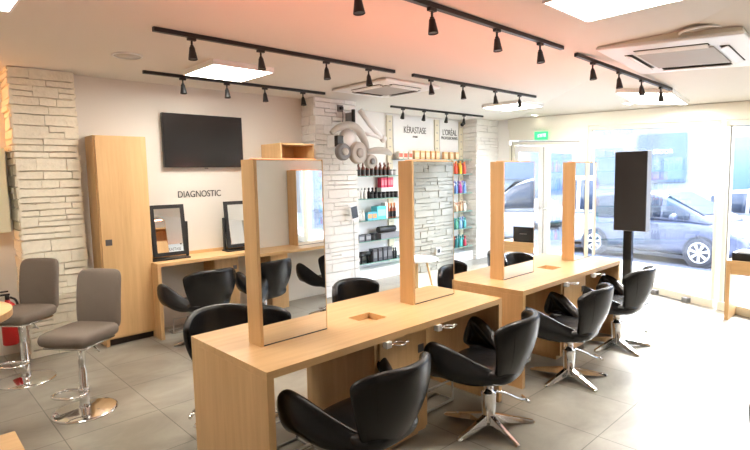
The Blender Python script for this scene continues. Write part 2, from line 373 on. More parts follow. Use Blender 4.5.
def make_car(name, label, cat, loc, rz, paint, van=False, group=None):
    """x = forward, length about 4; origin on the ground under the middle of the wheelbase"""
    t = thing(name, label, cat, loc, rz, group)
    n = 12
    if not van:
        st = [(-1.98, .35, .62, .70), (-1.95, .28, .86, .78), (-1.78, .20, .93, .82), (-1.2, .17, .93, .84), (-.4, .16, .92, .85), (.4, .16, .90, .85), (.95, .17, .93, .84), (1.35, .18, .90, .83), (1.75, .20, .78, .76), (1.98, .24, .66, .66), (2.05, .32, .52, .55)]
        gh = [(-1.90, .90, .93, .60), (-1.74, .90, 1.25, .66), (-1.5, .9, 1.44, .64), (-.9, .9, 1.51, .63), (-.2, .9, 1.52, .63), (.3, .9, 1.46, .63), (.75, .9, 1.25, .66), (1.15, .9, 1.03, .70), (1.42, .88, .90, .72)]
    else:
        st = [(-2.2, .35, .9, .80), (-2.17, .25, 1.0, .88), (-1.2, .2, 1.0, .90), (.4, .2, 1.0, .90), (1.1, .2, 1.02, .89), (1.6, .2, .98, .86), (2.05, .25, .85, .78), (2.15, .35, .6, .66)]
        gh = [(-2.17, .98, 1.1, .8), (-2.1, .98, 1.82, .78), (-1.0, .98, 1.9, .77), (.2, .98, 1.9, .77), (.7, .98, 1.75, .76), (1.2, .98, 1.3, .78), (1.5, .98, 1.03, .8)]
    def sec(x, z0, z1, w, p=.35, taper=0):
        out = []
        for k in range(16):
            a = 2*PI*(k+.5)/16; c_, s_ = math.cos(a), math.sin(a)
            yy = math.copysign(abs(c_)**p, c_)*w; zz = (z0+z1)/2+math.copysign(abs(s_)**p, s_)*(z1-z0)/2
            if taper: yy *= 1-taper*max(0, (zz-z0)/(max(z1-z0, .01)))*min(1, (z1-z0)/.5)
            out.append(Vector((x, yy, zz)))
        return out
    body = B().rings([sec(*q) for q in st], 0)
    obj('car_body', body, paint, t, sub=1)
    g = B().rings([sec(x, z0-.05, z1, w+.06, .3, .16) for x, z0, z1, w in gh], 0)
    obj('roof', g, paint, t, sub=1)
    # side windows and glazing as thin curved plates following the greenhouse
    for sy in (-1, 1):
        wn = B()
        def P(x, f):
            for (a, b_) in zip(gh, gh[1:]):
                if a[0] <= x <= b_[0]:
                    k = (x-a[0])/(b_[0]-a[0]); z0 = a[1]; z1 = a[2]+(b_[2]-a[2])*k; w = a[3]+(b_[3]-a[3])*k; break
            z = z0+.02+(z1-.09-z0)*f; zz = (z-(z0-.05))/(z1-z0+.05)
            return Vector((x, sy*((w+.06)*(1-.16*zz*min(1, (z1-z0+.05)/.5))+.006), z))
        spans = [(-1.5, -.78), (-.70, .28), (.34, .92)] if not van else [(-1.9, -1.0), (-.9, .05), (.15, .95)]
        for (xa, xb) in spans:
            m_ = 6; rows = []
            for i in range(m_+1):
                x = xa+(xb-xa)*i/m_; rows.append([P(x, .08), P(x, .5), P(x, .95)])
            V = [[wn.bm.verts.new(p) for p in r_] for r_ in rows]
            for a, b_ in zip(V, V[1:]):
                for k in range(2): wn.face([a[k], b_[k], b_[k+1], a[k+1]], 0, True)
        obj('side_window', wn, 'car_glass', t, solid=.012)
    wsn = B()
    a, c_ = (gh[-2], gh[-4]) if not van else (gh[-2], gh[-3])
    for i in range(1):
        q = [Vector((a[0], -a[3]*.85, a[2]+.012)), Vector((a[0], a[3]*.85, a[2]+.012)), Vector((c_[0], c_[3]*.8, c_[2]+.012)), Vector((c_[0], -c_[3]*.8, c_[2]+.012))]
        wsn.poly(q, (.01, 0, .01))
    obj('windscreen', wsn, 'car_glass', t)
    wx = (-1.225, 1.225) if not van else (-1.4, 1.35)
    for x in wx:
        for sy in (-1, 1):
            y = sy*(.84 if not van else .88)
            wh = B(); wh.cyl((x, y-.10*sy, .29), (x, y+.012*sy, .29), .34, n=28)
            obj('wheel_arch', wh, 'rubber', t)
            ty = B(); prof = [(.19, .0), (.27, -.01), (.295, .02), (.295, .16), (.27, .19), (.2, .18)]
            ty.rings([[Vector((x+r_*math.cos(2*PI*i/28), y+.03*sy-sy*u, .29+r_*math.sin(2*PI*i/28))) for i in range(28)] for r_, u in prof], 0)
            wl = obj('tyre', ty, 'rubber', t)
            al = B(); al.cyl((x, y+.035*sy, .29), (x, y-.05*sy, .29), .05, n=12)
            for k in range(7):
                an = 2*PI*k/7+.2; c0 = Vector((x+.04*math.cos(an), y+.036*sy, .29+.04*math.sin(an))); c1 = Vector((x+.195*math.cos(an), y+.030*sy, .29+.195*math.sin(an)))
                al.cyl(c0, c1, .022, .034, n=6)
            al.rings([[Vector((x+r_*math.cos(2*PI*i/28), y+u*sy, .29+r_*math.sin(2*PI*i/28))) for i in range(28)] for r_, u in ((.19, .034), (.215, .040), (.215, -.02), (.19, -.02))], 0, cap=False)
            obj('alloy_rim', al, 'alloy', wl)
    for sy in (-1, 1):
        obj('side_mirror', B().ball((.72 if not van else 1.0, sy*.93, 1.0), (.07, .11, .07)), paint, t)
        obj('headlight', B().ball((1.78 if not van else 2.0, sy*.60, .70), (.19, .10, .08)), 'white', t)
        obj('tail_light', B().ball((-1.90 if not van else -2.15, sy*.66, .86), (.06, .08, .14)), 'red', t)
        for hx in ((-.62, .25) if not van else (-.3, .7)): obj('door_handle', B().box(hx-.09, hx+.09, sy*.855-.012, sy*.855+.012, .80, .83), paint, t)
    obj('bumper_trim', B().box(-1.1, 1.0, -.83, .83, .12, .19), 'rubber', t)
    return t
ca = math.atan2(-.9754, -.2205)
cm = Vector((12.223, 4.197, -.33)); cn = Vector((.9754, -.2205, 0))
make_car('compact_car', 'silver blue compact car parked right outside the big shop window', 'car', cm+cn*.84, ca, 'car')
make_car('white_car', 'white car parked beyond the glass double door', 'car', (17.5, 10.6, -.33), ca, 'car_white')
make_car('white_hatchback', 'white car parked behind the nose of the silver blue car', 'car', (15.0, 1.9, -.33), ca+.15, 'car_white')
make_car('white_van', 'white van standing in the street to the right of the silver car', 'van', (13.0, -2.2, -.33), ca, 'car_white', True)

# ---------------------------------------------------------------- salon chairs
def make_salon_chair():
    t = thing('salon_chair', '', 'salon chair')
    # backrest: wide curved shield
    def back(u, v):
        s = u*2-1
        w = .16+.112*math.sin(min(1, v*1.1)*PI/2)
        z = .375+.41*v-(.05*abs(s)**6)*v-.015*abs(s)**2
        x = s*w
        y = -.17-.13*v+.03*math.sin(v*PI)*-1+.17*(abs(s)**2.0)*(.45+.55*v)
        return Vector((x, y, z))
    obj('backrest', B().grid(back, 15, 9), 'leather', t, solid=.05, sub=2)
    for sx in (-1, 1):
        sm = B(); pts = []
        for k in range(12):
            v = .05+.93*k/11; p = back(.5+sx*.36, v); pts.append(p+Vector((sx*.004, -.026, 0)))
        sm.tube(pts, .0028, 6)
        obj('seam', sm, 'leather', t)
    for sx in (-1, 1):
        def arm(u, v, sx=sx):
            # u: from behind to front, v: from seat to rim
            bx = .10+.14*math.sin(u*PI*.75); by = -.20+.42*u; bz = .375+.04*u-.015*math.sin(u*PI)
            q = math.sin(min(1, u*1.05)*PI/2)
            tx = .10+.235*math.sin(u*PI*.60); ty = -.165+.46*q
            tz = .40+.225*math.sin(min(1, u/.68)*PI/2)**1.5
            if u > .68: k = (u-.68)/.32; tz -= .19*k**1.8; tx -= .055*k*k
            k = v**.85; bulge = math.sin(v*PI)*.055*math.sin(min(1, u*1.6)*PI/2)
            return Vector((sx*(bx+(tx-bx)*k+bulge*.9), by+(ty-by)*k, bz+(tz-bz)*v**1.15-bulge*.35))
        obj('armrest', B().grid(arm, 13, 7), 'leather', t, solid=.075, sub=2)
    def seat(u, v):
        a = 2*PI*u; p = .62; c_, s_ = math.cos(a), math.sin(a)
        X = math.copysign(abs(c_)**p, c_)*.235; Y = math.copysign(abs(s_)**p, s_)*.235+.02
        prof = [(.25, .335), (.72, .34), (.96, .375), (1.0, .41), (.94, .445), (.6, .46), (.02, .455)]
        f = v*(len(prof)-1); i = min(int(f), len(prof)-2); k = f-i
        r_ = prof[i][0]*(1-k)+prof[i+1][0]*k; z = prof[i][1]*(1-k)+prof[i+1][1]*k
        return Vector((X*r_, Y*r_, z))
    obj('seat', B().grid(seat, 24, 13, wrap=True), 'leather', t, sub=1)
    b = B(); b.lathe([(.055, .03), (.055, .045), (.042, .06), (.050, .22), (.050, .235), (.032, .24), (.032, .335), (.09, .34), (.10, .35)])
    obj('hydraulic_column', b, 'chrome', t)
    b = B()
    for k in range(5):
        a = 2*PI*k/5+.35; dx, dy = math.cos(a), math.sin(a); sd = Vector((-dy, dx, 0))
        rs = []
        for q, w, z0, z1 in ((.03, .028, .022, .085), (.12, .026, .020, .062), (.22, .022, .008, .040), (.30, .017, .002, .022), (.315, .012, .004, .014)):
            c_ = Vector((dx*q, dy*q, 0)); rs.append([c_-sd*w+Vector((0, 0, z0)), c_+sd*w+Vector((0, 0, z0)), c_+sd*w*.6+Vector((0, 0, z1)), c_-sd*w*.6+Vector((0, 0, z1))])
        b.rings(rs, smooth=False)
    obj('star_base', b, 'chrome', t, bev=.003)
    b = B(); b.tube([(.02, -.03, .235), (.10, -.09, .20), (.18, -.15, .14), (.24, -.17, .125)], .008, sm=1); b.tube([(.20, -.21, .127), (.275, -.135, .127)], .011)
    obj('pump_pedal', b, 'chrome', t)
    return t
chair0 = make_salon_chair()
CH = [ # x, y, heading (0 = faces +Y), label, group
 (1.70, 1.86, R(4), 'black leather salon chair nearest the viewer, front side of the near oak table'),
 (2.77, 1.87, R(13), 'black leather salon chair at the far front end of the near oak table'),
 (3.90, 1.87, R(9), 'black leather salon chair at the front of the far oak table, left of its pair'),
 (4.93, 1.90, R(2), 'black leather salon chair at the window end of the far table, beside the loudspeaker'),
 (1.60, 3.04, R(185), 'black leather salon chair behind the near oak table, left of its first mirror'),
 (2.82, 3.04, R(185), 'black leather salon chair behind the near oak table, between its two mirrors'),
 (4.05, 3.05, R(178), 'black leather salon chair behind the far oak table, mostly hidden by its mirror'),
 (5.05, 3.05, R(182), 'black leather salon chair behind the far oak table at the window end'),
 (2.28, 4.94, R(0), 'black leather salon chair at the wall desk next to the tall oak cabinet'),
 (3.10, 4.90, R(-8), 'black leather salon chair at the wall desk, partly behind the first tall mirror'),
 (2.98, -.27, R(172), 'black leather salon chair seen in the first mirror, left at the facing desk'),
 (3.88, -.15, R(190), 'black leather salon chair seen in the first mirror, right at the facing desk'),
 (2.37, .09, R(215), 'black leather salon chair cut off by the lower right corner'),
]
for i, (x, y, a, lb) in enumerate(CH):
    o = chair0 if i == 0 else dup(chair0)
    o.location = (x, y, 0); o.rotation_euler.z = a; o['label'] = lb; o['group'] = 'black salon chairs'

# ---------------------------------------------------------------- oak tables with mirrors
TZ = .765
def make_table(x0, x1, cx0, cx1, hx, label):
    y0, y1 = 2.01, 2.81
    t = thing('oak_table', label, 'table', (x0, y0, 0), 0, 'oak styling tables')
    W, D = x1-x0, y1-y0; hx -= x0; cx0 -= x0; cx1 -= x0
    ha, hb, hc, hd = hx-.09, hx+.09, .255, .425
    b = B(); z0 = TZ-.038
    b.box(0, ha, 0, D, z0, TZ); b.box(hb, W, 0, D, z0, TZ); b.box(ha, hb, 0, hc, z0, TZ); b.box(ha, hb, hd, D, z0, TZ)
    obj('tabletop', b, 'oak_x', t)
    b = B(); b.box(ha-.012, hb+.012, hc-.012, hd+.012, z0-.06, z0-.05)
    for q in ((ha-.012, ha, hc-.012, hd+.012), (hb, hb+.012, hc-.012, hd+.012), (ha, hb, hc-.012, hc), (ha, hb, hd, hd+.012)): b.box(*q, z0-.05, z0-.0005)
    obj('cable_tray', b, 'oak_x', t)
    for xa in (0, W-.038): obj('side_panel', B().box(xa, xa+.038, 0, D, 0, z0-.0005), 'oak_z', t, bev=.001)
    c = obj('cabinet', B().box(cx0, cx1, .07, D-.07, .05, z0-.001).box(cx0+.03, cx1-.02, .12, D-.12, 0, .05), 'oak_z', t, bev=.001)
    for sy in (0, 1):
        yy = (.055, .0695) if sy == 0 else (D-.0695, D-.055)
        dr = obj('cabinet_door', B().box(cx0+.03, cx1-.004, yy[0], yy[1], .075, z0-.008), 'oak_z', c, bev=.002)
        k = B(); ky = (yy[0]-.004, yy[0]) if sy == 0 else (yy[1], yy[1]+.004)
        kx = (cx1-.085, cx1-.035); k.box(*kx, *ky, .565, .615); k.cyl(((kx[0]+kx[1])/2, ky[0]-.003 if sy == 0 else ky[1]+.003, .59), ((kx[0]+kx[1])/2, (ky[0]+ky[1])/2, .59), .012, n=14)
        obj('lock', k, 'lock', dr)
    return t
T1 = make_table(1.205, 3.145, 1.946, 2.387, 2.15, 'long oak styling table nearest the viewer with a solid side panel')
T2 = make_table(3.43, 5.27, 4.172, 4.62, 4.47, 'long oak styling table nearer the window behind the first table')
def make_mirror(x, y, w, h, d, z, label, double=True, grp='tall oak framed mirrors'):
    t = thing('standing_mirror', label, 'mirror', (x, y, z), 0, grp)
    b = B(); b.box(0, .018, 0, d, 0, h); b.box(w-.004, w, 0, d, 0, h)
    if double: b.box(.018, w-.004, .006, d-.006, h-.006, h)
    else: b.box(.018, w-.004, .006, d, 0, h)
    b.box(.018, w-.004, .006, d-.006, 0, .006)
    obj('oak_frame', b, 'oak_z', t)
    obj('mirror_glass', B().box(.0185, w-.0045, .0015, .006, .001, h-.0065), 'mirror', t)
    if double: obj('mirror_glass', B().box(.0185, w-.0045, d-.006, d-.0015, .001, h-.0065), 'mirror', t)
    obj('base_trim', B().box(.018, w-.004, -.001, .0014, 0, .005), 'black', t)
    obj('led_strip', B().box(.03, w-.02, d*.3, d*.7, h+.0005, h+.006), 'led', t)
    return t
ML = ['tall oak framed mirror standing at the near end of the first table', 'tall oak framed mirror at the far end of the first table reflecting a stone wall',
      'tall oak framed mirror on the second table in front of the glass door', 'tall oak framed mirror on the second table nearest the big window']
for (x, w), lb in zip(((1.378, .445), (2.573, .452), (3.68, .50), (4.955, .50)), ML): make_mirror(x, 2.343, w, .985, .125, TZ, lb)
def holder(x, y, sgn, label):
    t = thing('tool_holder', label, 'hair dryer holder', (x, y, .705), 0 if sgn > 0 else PI, 'chrome tool holders under the table edges'); t.scale = (.8, .8, .8)
    obj('mounting_block', B().box(-.025, .025, -.01, .035, -.022, .026), 'white', t, bev=.003)
    b = B()
    for cx in (.06,):
        b.tube([(cx+.045*math.cos(2*PI*k/20), -.045+.040*math.sin(2*PI*k/20), .008) for k in range(20)], .005, 8, closed=True)
    b.tube([(.0, -.008, .008), (.02, -.03, .008)], .005); b.tube([(.10, -.05, .008), (.14, -.06, .008), (.15, -.03, .008)], .004, 8)
    obj('ring', b, 'chrome', t)
for x, lb in ((1.985, 'white block with chrome ring under the near table edge, left of its cabinet door lock'), (2.43, 'white block with chrome ring under the near table edge, right of the cabinet'),
              (4.13, 'white block with chrome ring under the far table edge, left of its cabinet'), (4.66, 'white block with chrome ring under the far table edge, right of its cabinet')):
    holder(x, 2.0+(.02 if x in () else 0)-.0, 1, lb)
def footrest(x, y, rz, label):
    t = thing('footrest', label, 'footrest', (x, y, 0), rz, 'chrome footrests under the desks')
    b = B(); r_ = .009
    for yy in (0,):
        b.tube([(-.15, yy, .012), (-.15, yy, .165), (.15, yy, .165), (.15, yy, .012), (-.15, yy, .012)], r_, 8)
    obj('front_loop', b, 'steel', t)
    b = B(); b.tube([(-.15, 0, .012), (-.15, .16, .012), (.15, .16, .012), (.15, 0, .012)], r_, 8); obj('floor_bar', b, 'steel', t)
for x, y, rz, lb in ((1.62, 2.27, 0, 'steel footrest loop under the front of the near table, left of the cabinet'), (2.75, 2.27, 0, 'steel footrest loop under the near table, right of its cabinet'),
                     (3.85, 2.27, 0, 'steel footrest loop under the front left of the far table'), (4.93, 2.28, 0, 'steel footrest loop under the window end of the far table'),
                     (1.62, 2.62, PI, 'steel footrest loop under the rear of the near table, left half'), (2.75, 2.62, PI, 'steel footrest loop under the rear of the near table, right half'),
                     (2.30, 5.44, 0, 'steel footrest loop under the wall desk next to the tall cabinet'), (2.98, 5.44, 0, 'steel footrest loop under the wall desk, its right one'),
                     (3.30, -.78, PI, 'steel footrest loop under the facing desk, left one in the mirror'), (4.5, -.78, PI, 'steel footrest loop under the facing desk, right one in the mirror')):
    footrest(x, y, rz, lb)

# ---------------------------------------------------------------- back wall
t = thing('tall_cabinet', 'tall oak cabinet with a square lock beside the stone pillar', 'cabinet', (1.50, 5.479, 0))
obj('carcass', B().box(0, .49, .02, .285, .07, 2.10).box(0, .03, .02, .285, 0, .07), 'oak_z', t, bev=.001)
obj('toe_gap_shade', B().box(.03, .47, .06, .28, 0, .0699), 'dark_void', t)  # dark block painted in for the shade of the open toe gap
dr = obj('cabinet_door', B().box(.012, .488, 0, .0195, .085, 2.095), 'oak_z', t, bev=.002)
k = B().box(.045, .105, -.005, 0, 1.02, 1.08); k.cyl((.075, -.009, 1.05), (.075, -.003, 1.05), .013, n=14); obj('lock', k, 'lock', dr)
# wall desk
DZ = .80
t = thing('wall_desk', 'oak wall desk under the television with a side panel', 'desk', (1.97, 5.32, 0))
obj('desktop', B().box(0, 1.54, 0, .449, DZ-.035, DZ), 'oak_x', t, bev=.001)
for xa in (0, 1.50): obj('side_panel', B().box(xa, xa+.038, 0, .449, 0, DZ-.0355), 'oak_z', t, bev=.001)
obj('upstand', B().box(.04, 1.5, .43, .449, DZ, DZ+.035), 'oak_x', t)
c = obj('cabinet', B().box(.70, 1.0, .16, .44, .05, DZ-.036), 'oak_z', t, bev=.001)
k = B().box(.93, .975, .155, .16, .60, .645); obj('lock', k, 'lock', c)
def desk_mirror(x, y, rz, label):
    t = thing('desk_mirror', label, 'mirror', (x, y, DZ), rz, 'black framed desk mirrors')
    obj('base', B().box(-.20, .20, -.08, .08, 0, .016), 'black', t, bev=.003)
    for sx in (-1, 1): obj('post', B().box(sx*.195-.012, sx*.195+.012, -.015, .02, .016, .40), 'black', t, bev=.002)
    tl = Matrix.Translation((0, -.01, .315)) @ Matrix.Rotation(R(-7), 4, 'X')
    b = B()
    for q in ((-.18, .18, -.012, .012, .235, .275), (-.18, .18, -.012, .012, -.275, -.235), (-.18, -.14, -.012, .012, -.235, .235), (.14, .18, -.012, .012, -.235, .235)): b.box(*q, mtx=tl)
    b.box(-.14, .14, .004, .010, -.235, .235, mtx=tl)
    f = obj('mirror_frame', b, 'black', t)
    obj('mirror_glass', B().box(-.14, .14, -.004, .003, -.235, .235, mtx=tl), 'mirror', f)
desk_mirror(2.20, 5.56, R(-3), 'black framed tilting mirror on the wall desk next to the tall cabinet')
desk_mirror(3.07, 5.60, R(-3), 'black framed tilting mirror on the wall desk half hidden by the tall mirror')
t = thing('television', 'black flat television on the beige wall above the lettering', 'television', (2.737, 5.70, 2.088))
obj('bezel', B().box(-.48, .48, 0, .045, -.295, .30), 'black_gloss', t, bev=.004)
obj('screen', B().box(-.468, .468, -.003, 0, -.278, .288), 'screen', t)
obj('wall_bracket', B().box(-.2, .2, .045, .069, -.15, .15), 'black', t)
obj('sensor', B().box(-.02, .02, -.001, .01, -.312, -.30), 'grey', t)
XZ = lambda x, y, z: Matrix(((1, 0, 0, x), (0, 0, -1, y), (0, 1, 0, z), (0, 0, 0, 1)))
tag(text('wall_lettering', 'DIAGNOSTIC', .105, 'ink', XZ(2.672, 5.766, 1.485), width=.52), 'black DIAGNOSTIC lettering on the beige wall under the television', 'lettering')
t = thing('open_cabinet', 'tall oak cabinet with an open top niche beside the middle stone pillar', 'cabinet', (3.515, 5.33, 0))
b = B(); b.box(0, .50, .42, .4395, 0, 2.075); b.box(0, .018, 0, .42, 0, 2.075); b.box(.482, .50, 0, .42, 0, 2.075); b.box(.018, .482, 0, .42, 2.055, 2.075); b.box(.018, .482, 0, .42, 1.76, 1.78); b.box(.018, .482, .02, .42, 0, .06)
obj('carcass', b, 'oak_z', t)
obj('cabinet_door', B().box(.02, .48, -.001, .018, .065, 1.757), 'oak_z', t, bev=.002)
# left recess
t = thing('wall_cupboard', 'cream wall cupboard with a small round knob at the left edge', 'cupboard', (.30, 5.76, 1.20))
obj('carcass', B().box(0, .535, .02, .239, 0, .775), 'cupboard', t, bev=.002); dr = obj('cupboard_door', B().box(.003, .532, 0, .0195, .003, .772), 'cupboard', t, bev=.003)
obj('knob', B().ball((.46, -.012, .40), .014), 'steel', dr)
t = thing('fire_extinguisher', 'red fire extinguisher on the wall behind the left bar stool', 'fire extinguisher', (.735, 5.60, .20))
obj('cylinder', B().lathe([(.055, 0), (.062, .01), (.062, .33), (.05, .37), (.022, .395), (.02, .41)]), 'red', t)
b = B(); b.cyl((0, 0, .41), (0, 0, .45), .018); b.box(-.10, .02, -.012, .012, .45, .465); b.box(-.09, .01, -.01, .01, .48, .492); b.tube([(.02, 0, .43), (.07, -.02, .40), (.075, -.03, .25), (.07, -.03, .12)], .01, sm=2)
obj('valve_and_hose', b, 'black', t)
obj('wall_hook', B().box(-.02, .02, .055, .399, .30, .33), 'steel', t)

# bar stools
def make_stool():
    t = thing('bar_stool', '', 'bar stool')
    def cush(u, v, hx=.21, hy=.195, z0=.515, z1=.615):
        a = 2*PI*u; p = .3; c_, s_ = math.cos(a), math.sin(a)
        X = math.copysign(abs(c_)**p, c_)*hx; Y = math.copysign(abs(s_)**p, s_)*hy
        prof = [(.02, z0), (.8, z0), (.97, z0+.02), (1.0, (z0+z1)/2), (.97, z1-.02), (.85, z1), (.02, z1+.005)]
        f = v*6; i = min(int(f), 5); k = f-i
        return Vector((X*(prof[i][0]*(1-k)+prof[i+1][0]*k), Y*(prof[i][0]*(1-k)+prof[i+1][0]*k), prof[i][1]*(1-k)+prof[i+1][1]*k))
    obj('seat', B().grid(cush, 28, 13, wrap=True), 'fabric', t, sub=1)
    def bk(u, v):
        a = 2*PI*u; p = .3; c_, s_ = math.cos(a), math.sin(a)
        zz = math.copysign(abs(s_)**p, s_)*.225; yy = math.copysign(abs(c_)**p, c_)*.18
        prof = [(.02, -.03), (.9, -.03), (1, -.012), (1, .012), (.9, .03), (.02, .03)]
        f = v*5; i = min(int(f), 4); k = f-i; s_ = prof[i][0]*(1-k)+prof[i+1][0]*k; x = prof[i][1]*(1-k)+prof[i+1][1]*k
        z = .772+zz*s_
        return Vector((.19+x+(z-.6)*.13+.35*(z-.8)*(z-.8)-.03*(1-(yy*s_/.19)**2)*-1*.3, yy*s_, z))
    obj('backrest', B().grid(bk, 28, 11, wrap=True), 'fabric', t, sub=1)
    obj('seat_rail', B().tube([(-.16, -.15, .51), (-.16, .15, .51), (.16, .15, .51), (.16, -.15, .51)], .008, closed=True), 'chrome', t)
    b = B(); b.lathe([(.045, .02), (.035, .05), (.032, .09), (.032, .13), (.028, .14), (.027, .30), (.024, .31), (.024, .49), (.06, .50), (.08, .516)]); obj('gas_column', b, 'chrome', t)
    b = B(); b.lathe([(.01, 0), (.215, 0), (.215, .006), (.20, .012), (.12, .022), (.05, .035), (.01, .036)], n=40); obj('round_base', b, 'chrome', t)
    b = B(); b.tube([(-.02, -.02, .16), (-.06, -.10, .175), (-.17, -.11, .18), (-.22, -.06, .18), (-.22, .06, .18), (-.17, .11, .18), (-.06, .10, .175), (-.02, .02, .16)], .010, sm=2); b.cyl((0, 0, .145), (0, 0, .175), .036)
    obj('footrest', b, 'chrome', t)
    obj('height_lever', B().tube([(0, -.03, .50), (-.02, -.12, .49), (-.03, -.17, .455)], .005), 'chrome', t)
    return t
st = make_stool(); st.location = (.94, 4.085, 0); st.rotation_euler.z = R(37); st['label'] = 'taupe fabric bar stool with chrome disc base nearest the viewer'; st['group'] = 'taupe bar stools'
s2 = dup(st, (.755, 5.10, 0), R(40), 'taupe fabric bar stool in front of the left stone pillar', 'taupe bar stools')
# bar counter end and dark cabinet at left edge
t = thing('bar_counter', 'rounded oak counter top cut off by the left edge beside the bar stools', 'counter', (.08, 3.60, 0))
b = B(); pts = [(-.55, -.42, .91)]+[(.41*math.cos(a), .42*math.sin(a), .91) for a in (R(-90+180*k/24) for k in range(25))]+[(-.55, .42, .91)]
b.poly(pts, (0, 0, .04)); obj('counter_top', b, 'oak_x', t, bev=.004)
obj('counter_leg', B().cyl((-.35, 0, .02), (-.35, 0, .91), .04).cyl((-.35, 0, 0), (-.35, 0, .02), .22, n=32), 'steel', t)
t = thing('low_cabinet', 'reddish brown wooden cabinet edge at the lower left corner', 'cabinet', (-.25, 1.9, 0))
obj('carcass', B().box(0, .535, 0, .40, 0, .70), oak('reddish_wood', 2, (.34, .12, .05), (.45, .19, .09)), t, bev=.004)
obj('cabinet_top', B().box(-.005, .54, -.005, .405, .70, .72), 'oak_x', t, bev=.002)

# ---------------------------------------------------------------- products wall
t = thing('display_shelving', 'white wall shelving of glass shelves packed with hair products', 'shelving')
SZ = [1.66, 1.30, .955, .63, .28]
for xa, xb in ((5.30, 6.24), (6.24, 7.47), (7.47, 8.26)):
    for z in SZ+([1.93] if xa > 6 else []):
        sh = obj('glass_shelf', B().box(xa+.005, xb-.005, 5.95, 6.19, z-.010, z-.001), 'shelf_glass', t)
        obj('shelf_edge', B().box(xa+.005, xb-.005, 5.944, 5.9499, z-.012, z-.001), 'shelf_edge', sh)
for x in (6.24, 7.476, 8.262-.06):
    b = B(); b.box(x-.06, x+.06, 6.165, 6.195, .2, 2.66)
    for k in range(16): b.box(x-.02, x+.02, 6.16, 6.165, .45+k*.14, .47+k*.14, 1)
    obj('upright_rail', b, [plain('beige_rail', (.80, .74, .58), .6), 'light_grey'], t)
obj('base_plinth', B().box(5.30, 8.26, 5.93, 6.19, 0, .17), 'white', t, bev=.002)
for xa, xb in ((6.33, 7.38), (7.56, 8.12)):
    obj('brand_panel', B().box(xa, xb, 6.17, 6.195, 2.0, 2.66), 'white', t)
tag(text('brand_lettering', 'KÉRASTASE', .16, 'grey_ink', XZ(6.875, 6.167, 2.435), width=.58), 'grey KÉRASTASE lettering on the white panel above the shelves', 'lettering')
tag(text('brand_subtitle', 'PARIS', .05, 'grey_ink', XZ(6.875, 6.167, 2.325), width=.12), 'small grey PARIS word under the KÉRASTASE lettering', 'lettering')
tag(text('brand_lettering', "L'ORÉAL", .15, 'ink', XZ(7.85, 6.167, 2.435), width=.42), "black L'ORÉAL lettering on the panel right of KÉRASTASE", 'lettering')
tag(text('brand_subtitle', 'PROFESSIONNEL', .075, 'ink', XZ(7.85, 6.167, 2.335), width=.50), "small black PROFESSIONNEL line under the L'ORÉAL lettering", 'lettering')

def bottle(name, r, h, c, cap, neck=.35, lab=None):
    b = B(); b.lathe([(r*.9, 0), (r, .01), (r, h*.52), (r*.92, h*.60), (r*neck, h*.72), (r*neck, h*.80)], n=14)
    o = obj(name, b, [pm(c)]); 
    cp = obj('cap', B().lathe([(r*neck*1.25, h*.80), (r*neck*1.25, h*.97), (r*neck, h)], n=12), [pm(cap)], o)
    if lab: obj('bottle_label', B().lathe([(r*1.03, h*.08), (r*1.03, h*.45)], n=14, cap=False), [pm(lab)], o)
    return o
def jar(name, r, h, c, cap):
    o = obj(name, B().lathe([(r*.95, 0), (r, .006), (r, h*.68)], n=16), [pm(c)])
    obj('cap', B().lathe([(r*1.04, h*.685), (r*1.04, h*.97), (r*.98, h)], n=16), [pm(cap)], o); return o
def pack(name, w, d, h, c, lab=None):
    o = obj(name, B().box(-w/2, w/2, -d/2, d/2, 0, h), [pm(c)], bev=.001)
    if lab: obj('printed_panel', B().box(-w*.42, w*.42, -d/2-.001, -d/2-.0002, h*.25, h*.75), [pm(lab)], o)
    return o
def row(proto, xs, y, z, label, cat, group):
    for i, x in enumerate(xs):
        o = proto if i == 0 else dup(proto)
        o.location = (x, y, z); o.rotation_euler.z = rnd.uniform(-.15, .15); tag(o, label, cat, group)
def span(a, b, n): return [a+(b-a)*i/(n-1) for i in range(n)]
BR = (.16, .04, .02); BK = (.012, .012, .014); RD = (.55, .03, .06); TE = (.08, .55, .62); WH = (.85, .84, .82); OR = (.85, .33, .12)
row(bottle('serum_bottle', .030, .21, BR, BR, .3, BK), span(5.37, 6.02, 8), 6.00, SZ[0], 'brown bottle with black label in the front row of the topmost left shelf', 'bottle', 'brown bottles on the top shelf')
row(bottle('oil_bottle', .028, .18, BR, BK, .3), span(5.34, 6.05, 8), 6.10, SZ[0], 'brown black-capped bottle in the rear row of the topmost left shelf', 'bottle', 'rear bottles on the top shelf')
row(jar('silver_tin', .03, .10, (.6, .6, .62), (.5, .5, .52)), [6.11, 6.19], 6.02, SZ[0], 'silver tin at the right end of the brown bottles', 'tin', 'silver tins on the top shelf')
o = pack('riser_box', .29, .10, .16, WH); o.location = (6.07, 6.12, SZ[1]); tag(o, 'white box on the second shelf carrying red packets', 'box')
row(pack('red_packet', .062, .09, .165, (.65, .02, .08), (.8, .2, .25)), span(5.96, 6.18, 4), 6.12, SZ[1]+.161, 'red packet standing on the white box of the second shelf', 'box', 'red packets on the second shelf')
row(bottle('white_bottle', .022, .17, WH, (.5, .5, .5), .4), span(5.35, 5.50, 3), 6.0, SZ[1], 'white bottle at the left end of the second shelf', 'bottle', 'white bottles on the second shelf')
row(bottle('black_bottle', .028, .17, BK, BK, .45), span(5.56, 5.80, 4), 6.07, SZ[1], 'tall black bottle left of the black jars on the second shelf', 'bottle', 'black bottles on the second shelf')
row(jar('black_jar', .034, .10, BK, BK), span(5.62, 6.18, 7), 5.99, SZ[1], 'black jar with black lid on the second shelf', 'jar', 'black jars on the second shelf')
